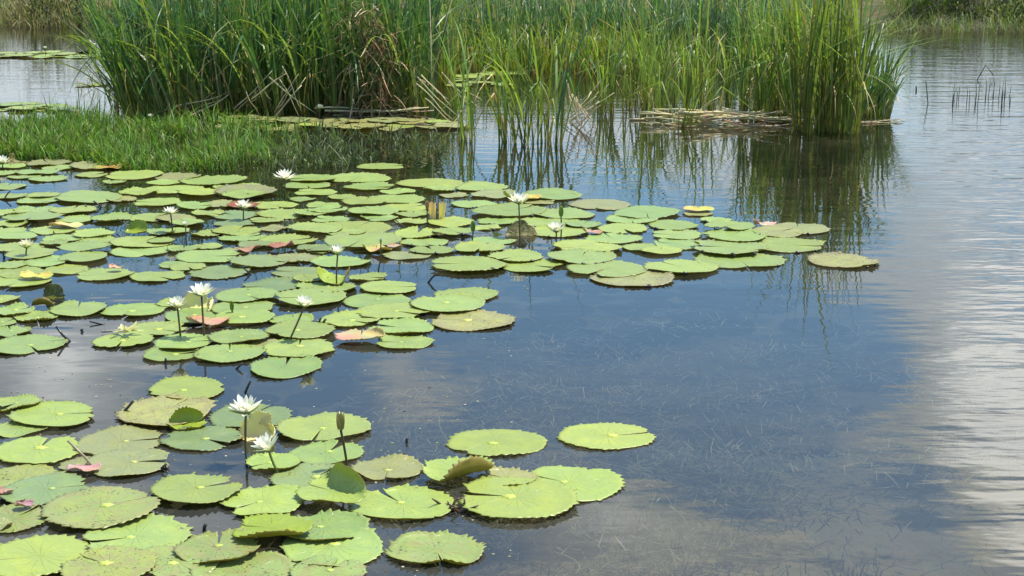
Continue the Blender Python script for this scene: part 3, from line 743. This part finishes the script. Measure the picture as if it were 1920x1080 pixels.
def cattail(px, py, kind, label, group, k, s=1.0, lean=(0, 0)):
    p = at(px, py); g, dr = VAR[kind][k % len(VAR[kind])]; rg = random.Random(k*13+int(px))
    o = link('cattail', g); o.location = (p.x, p.y, 0); o.rotation_euler = (R(lean[1]), R(lean[0]), rg.uniform(0, 6.28) if lean == (0, 0) else 0)
    if lean != (0, 0): o.rotation_mode = 'ZYX'; o.rotation_euler = (R(lean[1]), R(lean[0]), rg.uniform(0, 6.28)); o.rotation_mode = 'XYZ'; o.matrix_basis = Matrix.Translation((p.x, p.y, 0)) @ Matrix.Rotation(R(lean[0]), 4, 'Y') @ Matrix.Rotation(rg.uniform(0, 6.28), 4, 'Z')
    o.scale = (s, s, s*rg.uniform(.9, 1.1))
    c = link('dry_blade', dr, o)
    tag(o, label, 'reed', group); return o
rg = random.Random(21)
# sparse ones standing in open water: each told apart
SP = [(866, 262, 'mid', .95, 'slender cattail at the open end of the sparse row beside the yellow pads'), (884, 266, 'mid', .9, 'cattail with crossing blades second in the sparse row'),
      (945, 266, 'mid', 1.05, 'upright cattail in the middle of the sparse row, nearest the wide gap'), (962, 270, 'tall', .9, 'tall cattail close beside the middle of the sparse row'), (985, 272, 'tall', .85, 'tallest cattail standing foremost in the sparse row'),
      (1006, 268, 'mid', 1.0, 'cattail between the foremost one and the thick stalk'), (1046, 272, 'tall', .95, 'thick dark stalked cattail closing the sparse row'), (1024, 262, 'mid', .95, 'pale cattail just behind the thick stalked one'),
      (1128, 206, 'mid', .95, 'cattail at the narrow channel by the dead bent stems'), (1143, 208, 'mid', .9, 'lighter cattail standing beside the narrow channel'), (1212, 212, 'mid', .95, 'cattail on the far side of the narrow channel'),
      (1236, 222, 'mid', .9, 'slender cattail just before the raft of dead stalks'), (1278, 238, 'fan', .9, 'yellow-green cattail fanning over the raft of dead stalks'), (1296, 236, 'fan', .75, 'short cattail fan on the raft of dead stalks'),
      (215, 205, 'mid', .9, 'thin cattail standing apart before the leaning reed edge'), (224, 207, 'mid', .8, 'second thin cattail apart from the leaning reed edge')]
for i, (x, y, kd, s, lb) in enumerate(SP): cattail(x, y, kd, lb, 'sparse cattails', i, s, (8, 0) if kd == 'fan' else (0, 0))
# the right clump
for i in range(30):
    k = rg.random(); x = rg.uniform(1490, 1606); y = rg.uniform(226, 252)
    cattail(x, y, 'clump', 'tall cattail in the thick clump at the open water', 'cattails of the thick clump', i, rg.uniform(.85, 1.08), ((x-1535)/14+rg.uniform(-4, 4), 0.01))
for i in range(14): cattail(rg.uniform(1420, 1490), rg.uniform(212, 230), 'mid', 'bluish cattail between the dead stalk raft and the thick clump', 'cattails beside the thick clump', i, rg.uniform(.9, 1.15))
for i in range(24): cattail(rg.uniform(1590, 1666), rg.uniform(205, 228), 'rush', 'short thin rush at the open water side of the thick clump', 'rushes beside the thick clump', i, rg.uniform(.7, 1.2), (rg.uniform(0, 10), .01))
for i in range(3): cattail(1600+9*i, 222-3*i, 'mid', 'cattail leaning far out over open water from the thick clump', 'leaning cattails of the thick clump', i, .8, (22+5*i, .01))
# front row of the reed island
for i in range(46):
    k = i/45; x = 262+k*(800-262)+rg.uniform(-8, 8); y = 217-8*k+rg.uniform(-8, 3)
    cattail(x, y, 'tall', 'tall dark green cattail along the front of the dense reed island', 'cattails fronting the reed island', i, rg.uniform(.8, 1.05), (-14*(1-k)**4+rg.uniform(-4, 4), .01))
for i in range(12): cattail(rg.uniform(238, 285), rg.uniform(205, 222), 'tall', 'green cattail leaning out over the water at the reed island edge', 'cattails leaning from the reed island', i, rg.uniform(.75, 1.0), (rg.uniform(-22, -8), .01))
for i in range(24): cattail(rg.uniform(1100, 1470), rg.uniform(188, 212), 'mid', 'yellow-green cattail in the middle stand behind the channel', 'cattails of the middle stand', i, rg.uniform(.65, .95))
# the dense beds behind: nobody could count these
def bed(name, n, xr, yr, hgt, pal, base, label, seed, lean=5, wid=(.012, .021), dryp=.13, gap=False):
    rg = random.Random(seed); mb = MB()
    for k in range(n):
        Y = rg.uniform(*yr); x = rg.uniform(*xr)*Y/15.0
        cl = noise.noise(Vector((x*.9, Y*.9, seed)))
        h = hgt*rg.uniform(.6, 1.1)*(1+.18*cl)
        if gap and cl < -.12: continue
        dry = rg.random() < dryp
        blade(mb, (x, Y, -.05), rg.uniform(0, 6.28), R(abs(rg.gauss(0, lean))), h, rg.uniform(*wid), R(abs(rg.gauss(0, 28))), pick(rg, [ST, (.25, .2, .08)] if dry else pal), pick(rg, base), R(rg.choice((0, 0, 45, 80))), 7, rg)
    tag(mb.build(name, M['blade']), label, 'reeds', None, 'stuff')
bed('reeds', 2300, (-3.62, -.75), (14.9, 18.5), 1.85, [D1, D1, D2, G2], [BR, D1, D1], 'dense dark green reeds filling the left island', 1)
bed('reeds', 480, (-1.0, -.55), (17.5, 21.5), 1.35, [G1, G2, G3], [OL, OL], 'reeds thinning out at the back of the left island', 2, gap=True)
bed('reeds', 4600, (-.9, 2.9), (20.5, 25), 1.12, [G4, G4, G2, (.05, .12, .06)], [G1, G3], 'dense blue-green reed bed far behind', 3)
bed('reeds', 1500, (-.7, 2.9), (18.7, 20.5), .72, [(.13, .20, .025), (.17, .20, .03), G3], [OL, OL, BR], 'shorter yellow-green reeds before the far bed', 4, 6, gap=True)
bed('reeds', 230, (2.2, 3.3), (14.2, 16.2), 1.6, [G1, G2, G3, (.2, .22, .05)], [OL], 'reeds packed behind the thick clump', 5)

# dead stalks
def stalk_mesh(seed, L, r=.006):
    rg = random.Random(seed); mb = MB()
    pts = [Vector((L*(k/6-.5), .02*math.sin(k*rg.uniform(.5, 1.5)), .015*math.sin(k*.9+seed))) for k in range(7)]
    tube(mb, pts, [r*1.35*(1-.08*k) for k in range(7)], 6, (.60+rg.random()*.14, .52+rg.random()*.1, .34)); return mb.mesh('dead_stalk', M['dry'])
SM = [stalk_mesh(i, L, rr) for i, (L, rr) in enumerate(((.9, .008), (.7, .007), (1.1, .009), (.5, .008), (.8, .011)))]
def stalk(px, py, z, rz, ry, k, label, group, s=1):
    p = at(px, py); o = link('dead_stalk', SM[k % 5]); o.location = (p.x, p.y, z); o.rotation_euler = (0, R(ry), R(rz)); o.scale = (s, s, s); tag(o, label, 'dead stalk', group)
for i in range(42):
    k = rg.random(); stalk(1245+215*k, 229+rg.uniform(-4, 8), rg.uniform(.0, .12)*(1-abs(k-.5)), rg.gauss(0, 13), rg.gauss(0, 5), i, 'straw coloured dead stalk lying in the raft beside the thick clump', 'dead stalks in the raft', rg.uniform(.45, 1))
for i in range(13): stalk(rg.uniform(465, 560), rg.uniform(214, 220), rg.uniform(.12, .3), rg.uniform(-30, 30), rg.choice((35, 50, 62, -40, -55))+rg.uniform(-8, 8), i, 'grey bent dead stalk in the heap at the reed island front', 'dead stalks in the reed island heap', .5)
for i in range(5): stalk(rg.uniform(640, 770), rg.uniform(209, 220), rg.uniform(.01, .04), rg.gauss(0, 12), rg.gauss(0, 3), i, 'reddish brown stalk lying at the back of the yellow pads', 'fallen stalks behind the yellow pads', .9)
for i in range(16): stalk(rg.uniform(1058, 1110), rg.uniform(212, 246), rg.uniform(.06, .2), rg.uniform(-40, 40), rg.choice((50, -50, 65, -35, 75)), i, 'pale dead stalk bent into the water beside the narrow channel', 'dead stalks by the channel', .55)
for i in range(8): stalk(rg.uniform(790, 900), rg.uniform(205, 240), rg.uniform(.1, .3), rg.uniform(-25, 25), rg.choice((28, 38, 48))+rg.uniform(-6, 6), i, 'pale broken stalk drooping from the island end', 'broken stalks at the island end', .5)
for i in range(7): stalk(rg.uniform(1600, 1685), rg.uniform(225, 232), .01, rg.gauss(0, 15), rg.gauss(0, 3), i, 'dead stalk floating at the foot of the rushes', 'dead stalks at the rushes', .4)
for i in range(8): stalk(rg.uniform(350, 420), rg.uniform(200, 218), rg.uniform(.05, .12), rg.uniform(-20, 20), rg.uniform(-30, -12), i, 'yellow dead stalk fallen at the foot of the leaning reeds', 'dead stalks below the leaning reeds', .7)
# brown dead leaves hanging in the island
mb = MB(); r2 = random.Random(77)
for k in range(330):
    p = at(r2.gauss(702, 24), r2.uniform(206, 216)); z0 = r2.uniform(.1, 1.05)
    blade(mb, (p.x, p.y-.2, z0), r2.uniform(0, 6.28), R(r2.uniform(60, 160)), r2.uniform(.15, .45), r2.uniform(.008, .014), R(r2.uniform(-30, 60)), pick(r2, [(.36, .25, .14), (.46, .36, .22), BR, BR]), None, 0, 5, r2)
tag(mb.build('dead_foliage', M['dry']), 'brown withered reed leaves hanging in the dense island', 'dead reeds', None, 'stuff')
# thin stems far out on the right
STM = []
for i in range(4):
    mb = MB(); tube(mb, [(0, 0, -.05), (.003*i, 0, .15), (.012*(i-1.5), 0, .30)], [.004, .0035, .002], 5, (.10, .15, .08)); STM.append(mb.mesh('rush_stem', M['stem']))
for i in range(24):
    p = at(rg.uniform(1776, 1895), rg.uniform(174, 200)); o = link('rush_stem', STM[i % 4]); o.location = p; o.scale = (1, 1, rg.uniform(.3, .85)); tag(o, 'thin dark stem standing in open water near the right bank', 'rush', 'thin stems in open water')
twig([(1832, 150), (1848, 122), (1862, 140)], 'bent thin stem making a triangle above the thin stems', .006, (.03, .035, .025))
twig([(1740, 195), (1738, 170), (1736, 150)], 'single thin stem apart from the group of thin stems', .005, (.05, .06, .05))
twig([(1718, 170), (1718, 166), (1718, 162)], 'small dark stub in pale open water by the rushes', .009, (.02, .02, .02))

# ------------------------------------------------------------------ grass
def grass(name, n, poly, hgt, pal, base, label, seed, lean=22, thin=0.0, fade=None):
    rg = random.Random(seed); mb = MB(); k = 0
    x0, x1 = min(p[0] for p in poly), max(p[0] for p in poly); y0, y1 = min(p[1] for p in poly), max(p[1] for p in poly)
    def inside(x, y):
        c = False; j = len(poly)-1
        for i in range(len(poly)):
            if (poly[i][1] > y) != (poly[j][1] > y) and x < (poly[j][0]-poly[i][0])*(y-poly[i][1])/(poly[j][1]-poly[i][1])+poly[i][0]: c = not c
            j = i
        return c
    while k < n:
        x, y = rg.uniform(x0, x1), rg.uniform(y0, y1)
        if not inside(x, y): continue
        p = at(x, y); cl = noise.noise(Vector((p.x*1.7, p.y*1.7, seed)))
        if rg.random() < thin and cl < .05: continue
        if fade and rg.random() < ((x-fade[0])/(fade[1]-fade[0])): continue
        if fade and rg.random() < .5-1.4*cl-(y-260)*.004: continue
        k += 1
        blade(mb, (p.x, p.y, max(-.03, ground_z(p.x, p.y)-.02) if p.y > 24 else -.03), rg.uniform(0, 6.28), R(abs(rg.gauss(0, lean))), hgt*(rg.uniform(.45, 1.15) if rg.random() < .93 else rg.uniform(1.1, 1.8))*(1+.7*cl), rg.uniform(.006, .013), R(abs(rg.gauss(0, 45))), pick(rg, pal), pick(rg, base), R(rg.choice((0, 0, 0, 40))), 5, rg)
    tag(mb.build(name, M['grass']), label, 'grass', None, 'stuff')
grass('grass', 7500, [(-60, 236), (150, 226), (330, 222), (600, 236), (560, 296), (400, 322), (250, 324), (130, 300), (-60, 298)], .17, [(.11, .225, .028), (.085, .18, .028), (.145, .26, .04), (.17, .20, .06)], [(.08, .12, .02), G1], 'bright green grass growing out of the shallows', 31, fade=(300, 600))
grass('grass', 1700, [(380, 236), (640, 246), (850, 256), (850, 285), (640, 314), (420, 322), (360, 318)], .13, [(.05, .095, .022), (.07, .11, .04), (.13, .15, .08)], [(.06, .08, .02), OL], 'sparse dark grass lying half drowned in shaded water', 32, 45, .8)  # shade over this part of the grass is put into the darker blade colours
grass('grass', 700, [(1695, 50), (1800, 50), (1810, 38), (1700, 36)], .55, [(.10, .20, .03), (.13, .22, .04)], [G3, OL], 'bright green grass at the foot of the far bank', 33, 10)
grass('water_weed', 60, [(100, 160), (300, 165), (300, 190), (120, 190)], .3, [G3, ST], [G3], 'stray pale blades trailing on the water by the leaning reeds', 34, 70)

# bits of petal, seed and scum afloat
mb = MB(); r2 = random.Random(15)
for k in range(900):
    x, y = r2.uniform(-40, 1250), 300+(r2.random()**.8)*800
    if x > 700+ (520 if y < 560 else 260) or (y < 330): continue
    p = at(x, y); n = noise.noise(Vector((p.x*1.5, p.y*1.5, 8)))
    if n < -.05: continue
    r = r2.uniform(.0015, .006); a = r2.uniform(0, 6.28); c = r2.choice([(.5, .5, .38), (.35, .3, .18), (.08, .07, .04), (.28, .3, .12)])
    mb.add([(p.x+r*math.cos(a+q)*r2.uniform(.5, 1.3), p.y+r*math.sin(a+q)*r2.uniform(.5, 1.3), .0015) for q in (0, 1.2, 2.4, 3.7, 5)], [(0, 1, 2, 3, 4)], c)
tag(mb.build('scum', M['dead']), 'tiny floating bits of petal and seed on the calm water', 'floating bits', None, 'stuff')
# underwater weed strands
mb = MB(); r2 = random.Random(9)
for k in range(300):
    x, y = (r2.uniform(-60, 1980), r2.uniform(520, 1150)) if k % 2 else (r2.gauss(1050, 260), r2.gauss(730, 110))
    if x < 620 and r2.random() < .7: continue
    p = at(x, y); dirn = r2.uniform(0, 6.28); sp = r2.uniform(.04, .12); pale = r2.random() < .68
    tone = pick(r2, [(.38, .37, .28), (.45, .43, .33), (.32, .33, .23)] if pale else [(.20, .19, .13), (.12, .13, .08), (.30, .29, .2)])
    z0 = r2.uniform(-.22, -.09) if pale else -.30
    for j in range(r2.randint(20, 70) if pale else r2.randint(40, 170)):
        q = p+Vector((r2.gauss(0, sp*1.7), r2.gauss(0, sp), 0)); kk = r2.uniform(.45, 1.1)
        blade(mb, (q.x, q.y, z0+abs(r2.gauss(0, .03))*(-1 if pale else 1.5)), dirn+r2.gauss(0, 1.3), R(r2.uniform(70, 105) if pale else r2.uniform(30, 95)), r2.uniform(.03, .11), r2.uniform(.002, .0055), R(r2.uniform(-90, 110) if not pale else r2.uniform(-30, 40)), tuple(c*kk for c in tone), None, 0, 4, r2)
for k in range(16):
    p = at(r2.uniform(100, 1400), r2.uniform(700, 1080)); a = r2.uniform(0, 6.28)
    tube(mb, [p+Vector((math.cos(a+.1*t)*t*.06, math.sin(a+.1*t)*t*.06, -.02-.012*t)) for t in range(6)], .0028, 5, (.50, .46, .36))
tag(mb.build('water_weed', M['weed']), 'pale strands of weed under the clear water', 'water weed', None, 'stuff')

# ------------------------------------------------------------------ bank shrubs
def shrub(x, y, h, w, pal, twigc, label, seed, n=900, dead=.3):
    rg = random.Random(seed); o = empty('shrub', (x, y, ground_z(x, y))); mb = MB(); tw = MB()
    ends = []
    for k in range(16):
        a = rg.uniform(0, 6.28); ln = R(rg.uniform(5, 65)); L = h*rg.uniform(.6, 1.1); p = Vector((rg.gauss(0, w*.15), rg.gauss(0, w*.12), -.1)); pts = [p]
        for j in range(5):
            p = p+Vector((math.cos(a)*math.sin(ln)*w/h, math.sin(a)*math.sin(ln)*.7, math.cos(ln)))*(L/5)+Vector((rg.gauss(0, .03), rg.gauss(0, .03), 0)); pts.append(p); ends.append(p)
        tube(tw, pts, [.014, .012, .010, .008, .006, .003], 5, pick(rg, [twigc]))
    tw.build('twigs', M['bark'], o)
    for k in range(n):
        q = rg.choice(ends)+Vector((rg.gauss(0, .10), rg.gauss(0, .10), rg.gauss(0, .08)))
        blade(mb, q, rg.uniform(0, 6.28), R(rg.uniform(10, 130)), rg.uniform(.06, .16), rg.uniform(.012, .035), R(rg.uniform(0, 60)), pick(rg, pal), None, 0, 3, rg)
    mb.build('foliage', M['shrub'], o); tag(o, label, 'shrub')
SG, SB, SY = (.10, .15, .035), (.20, .16, .09), (.18, .21, .06)
SL = ['brown tangled shrub at the corner of the far bank', 'dark twiggy shrub hanging over the far bank edge', 'dry yellow-green shrub next along the far bank', 'olive bush half hidden by the leaning reeds', 'straw coloured bush behind the leaning reeds', 'low brown shrub beside the far inlet', 'green-brown bush topping the far bank']
for i, xx in enumerate((-11.2, -10.0, -9.0, -8.0, -7.0, -10.6, -8.6)):
    shrub(xx, 29.1+(i % 3)*.5, 1.35, 1.1, [SG, SB, SY, SY], (.10, .08, .06), SL[i], 200+i, 850)
SR = ['grey leafless bush at the corner of the right bank', 'grey-brown bush standing second along the right bank', 'pale grey twiggy bush behind the bright bank grass', 'grey-green bush over the low bank plants', 'greyish bush above the bright bank grass', 'dark green bush where the reeds meet the bank', 'low green bush under the grey bushes']
for i, (xx, yy, hh) in enumerate(((10.3, 28.7, 1.2), (9.6, 28.6, 1.1), (8.9, 28.9, 1.2), (9.9, 28.3, .6), (8.2, 28.7, 1.1), (7.5, 28.6, 1.3), (9.1, 28.2, .45))):
    shrub(xx, yy, hh, 1.0, [(.24, .21, .18), (.19, .17, .13), SG] if i not in (5, 6) else [SG, G1, SY], (.22, .19, .17), SR[i], 300+i, 800)
grass('grass', 1500, [(-40, 54), (200, 52), (260, 40), (-40, 38)], .5, [SY, SB, SG, ST], [SB], 'dry grass along the foot of the far bank', 35, 30)
grass('grass', 3200, [(1660, 62), (1960, 64), (1960, 20), (1660, 20)], .4, [SG, SY, (.2, .18, .12), G1], [SB], 'low green plants along the right bank', 36, 30)

# ------------------------------------------------------------------ light
SUN_EL, SUN_AZ = 64.0, 62.0     # azimuth from straight ahead towards the right
sun = bpy.data.lights.new('sun', 'SUN'); sun.energy = 4.2; sun.angle = R(.5); sun.color = (1, .95, .87)
so = bpy.data.objects.new('sun', sun); C.objects.link(so)
sd = Vector((math.sin(R(SUN_AZ))*math.cos(R(SUN_EL)), math.cos(R(SUN_AZ))*math.cos(R(SUN_EL)), math.sin(R(SUN_EL))))
so.rotation_euler = sd.to_track_quat('Z', 'Y').to_euler(); so.location = (0, 0, 30)
w = bpy.data.worlds.new('World'); sc.world = w; w.use_nodes = True; nt = w.node_tree; nt.nodes.clear(); t = NT(nt)
sky = t.n('ShaderNodeTexSky', _sky_type='NISHITA', _sun_disc=False, _sun_elevation=R(SUN_EL), _sun_rotation=R(SUN_AZ), _air_density=1.0, _dust_density=.6, _ozone_density=2.0)
dirv = t.vmath('NORMALIZE', t.n('ShaderNodeTexCoord').outputs['Generated']).outputs[0]
sz = t.n('ShaderNodeSeparateXYZ', i0=dirv)
zz = t.math('MAXIMUM', sz.outputs[2], 0.0)
den = t.math('ADD', zz, .12)
cx = t.n('ShaderNodeCombineXYZ', X=t.math('DIVIDE', sz.outputs[0], den), Y=t.math('DIVIDE', sz.outputs[1], den), Z=0.0).outputs[0]
n1 = t.noise(cx, 1.5, 7, .56); n2 = t.noise(cx, 4.0, 5, .55)
dens = t.math('ADD', t.math('MULTIPLY', t.math('SUBTRACT', n1.outputs[0], .5), 2.0), t.math('MULTIPLY', t.math('SUBTRACT', n2.outputs[0], .5), .5))
def cloud_spot(px, py, size, amt):
    """where a bank of cloud (amt > 0) or a clear patch stands in the sky"""
    global dens
    d = ray(px, py).normalized(); d.z = -d.z
    ds = t.vmath('DISTANCE', dirv, tuple(d)).outputs['Value']
    g = t.math('MULTIPLY', t.math('SUBTRACT', 1.0, t.step(ds, 0.0, math.tan(R(size)))), amt)
    dens = t.math('ADD', dens, g)
low = t.math('SUBTRACT', 1.0, t.step(zz, .10, .22))
dens = t.math('ADD', dens, t.math('MULTIPLY', low, .30))
for a in ((1250, 650, 7.5, -.55), (1000, 640, 5, -.3), (520, 740, 5, -.35), (1450, 800, 5, -.35), (1780, 760, 7, .12), (1800, 520, 6, .2), (1890, 690, 4.5, .5), (1900, 860, 4.5, .55), (1900, 1020, 3.5, .35), (90, 690, 3, .45), (1100, 1010, 6, .22), (640, 980, 5, .2), (1500, 990, 5, .12), (250, 940, 8, .26), (560, 860, 5, .2), (300, 620, 4, .2), (900, 760, 3, .16), (1560, 830, 3, .3)): cloud_spot(*a)
cov = t.step(dens, .0, .24)
shade = t.math('MULTIPLY', t.step(dens, .18, .75), t.math('ADD', .12, t.math('MULTIPLY', t.step(zz, .20, .26), .88)))
ccol = t.mix(shade, (5.2, 5.8, 6.3), (15.5, 15.5, 15))
blue = t.mix(1.0, sky.outputs[0], (.74, 1.0, 1.10), 'MULTIPLY')
haze = t.mix(t.math('SUBTRACT', 1.0, t.step(zz, .0, .17)), blue, (6.2, 6.9, 7.4))
col = t.mix(t.math('MULTIPLY', cov, .92), haze, ccol)
bg = t.n('ShaderNodeBackground'); nt.links.new(col, bg.inputs[0]); bg.inputs[1].default_value = .11
t.out(bg.outputs[0], 'ShaderNodeOutputWorld')

sc.view_settings.view_transform = 'Standard'; sc.view_settings.look = 'None'; sc.view_settings.gamma = 1; sc.view_settings.exposure = 0.8
sc.view_settings.use_curve_mapping = False
sc.cycles.max_bounces = 8; sc.cycles.transparent_max_bounces = 12; sc.cycles.transmission_bounces = 4
sc.cycles.caustics_reflective = False; sc.cycles.sample_clamp_indirect = 6
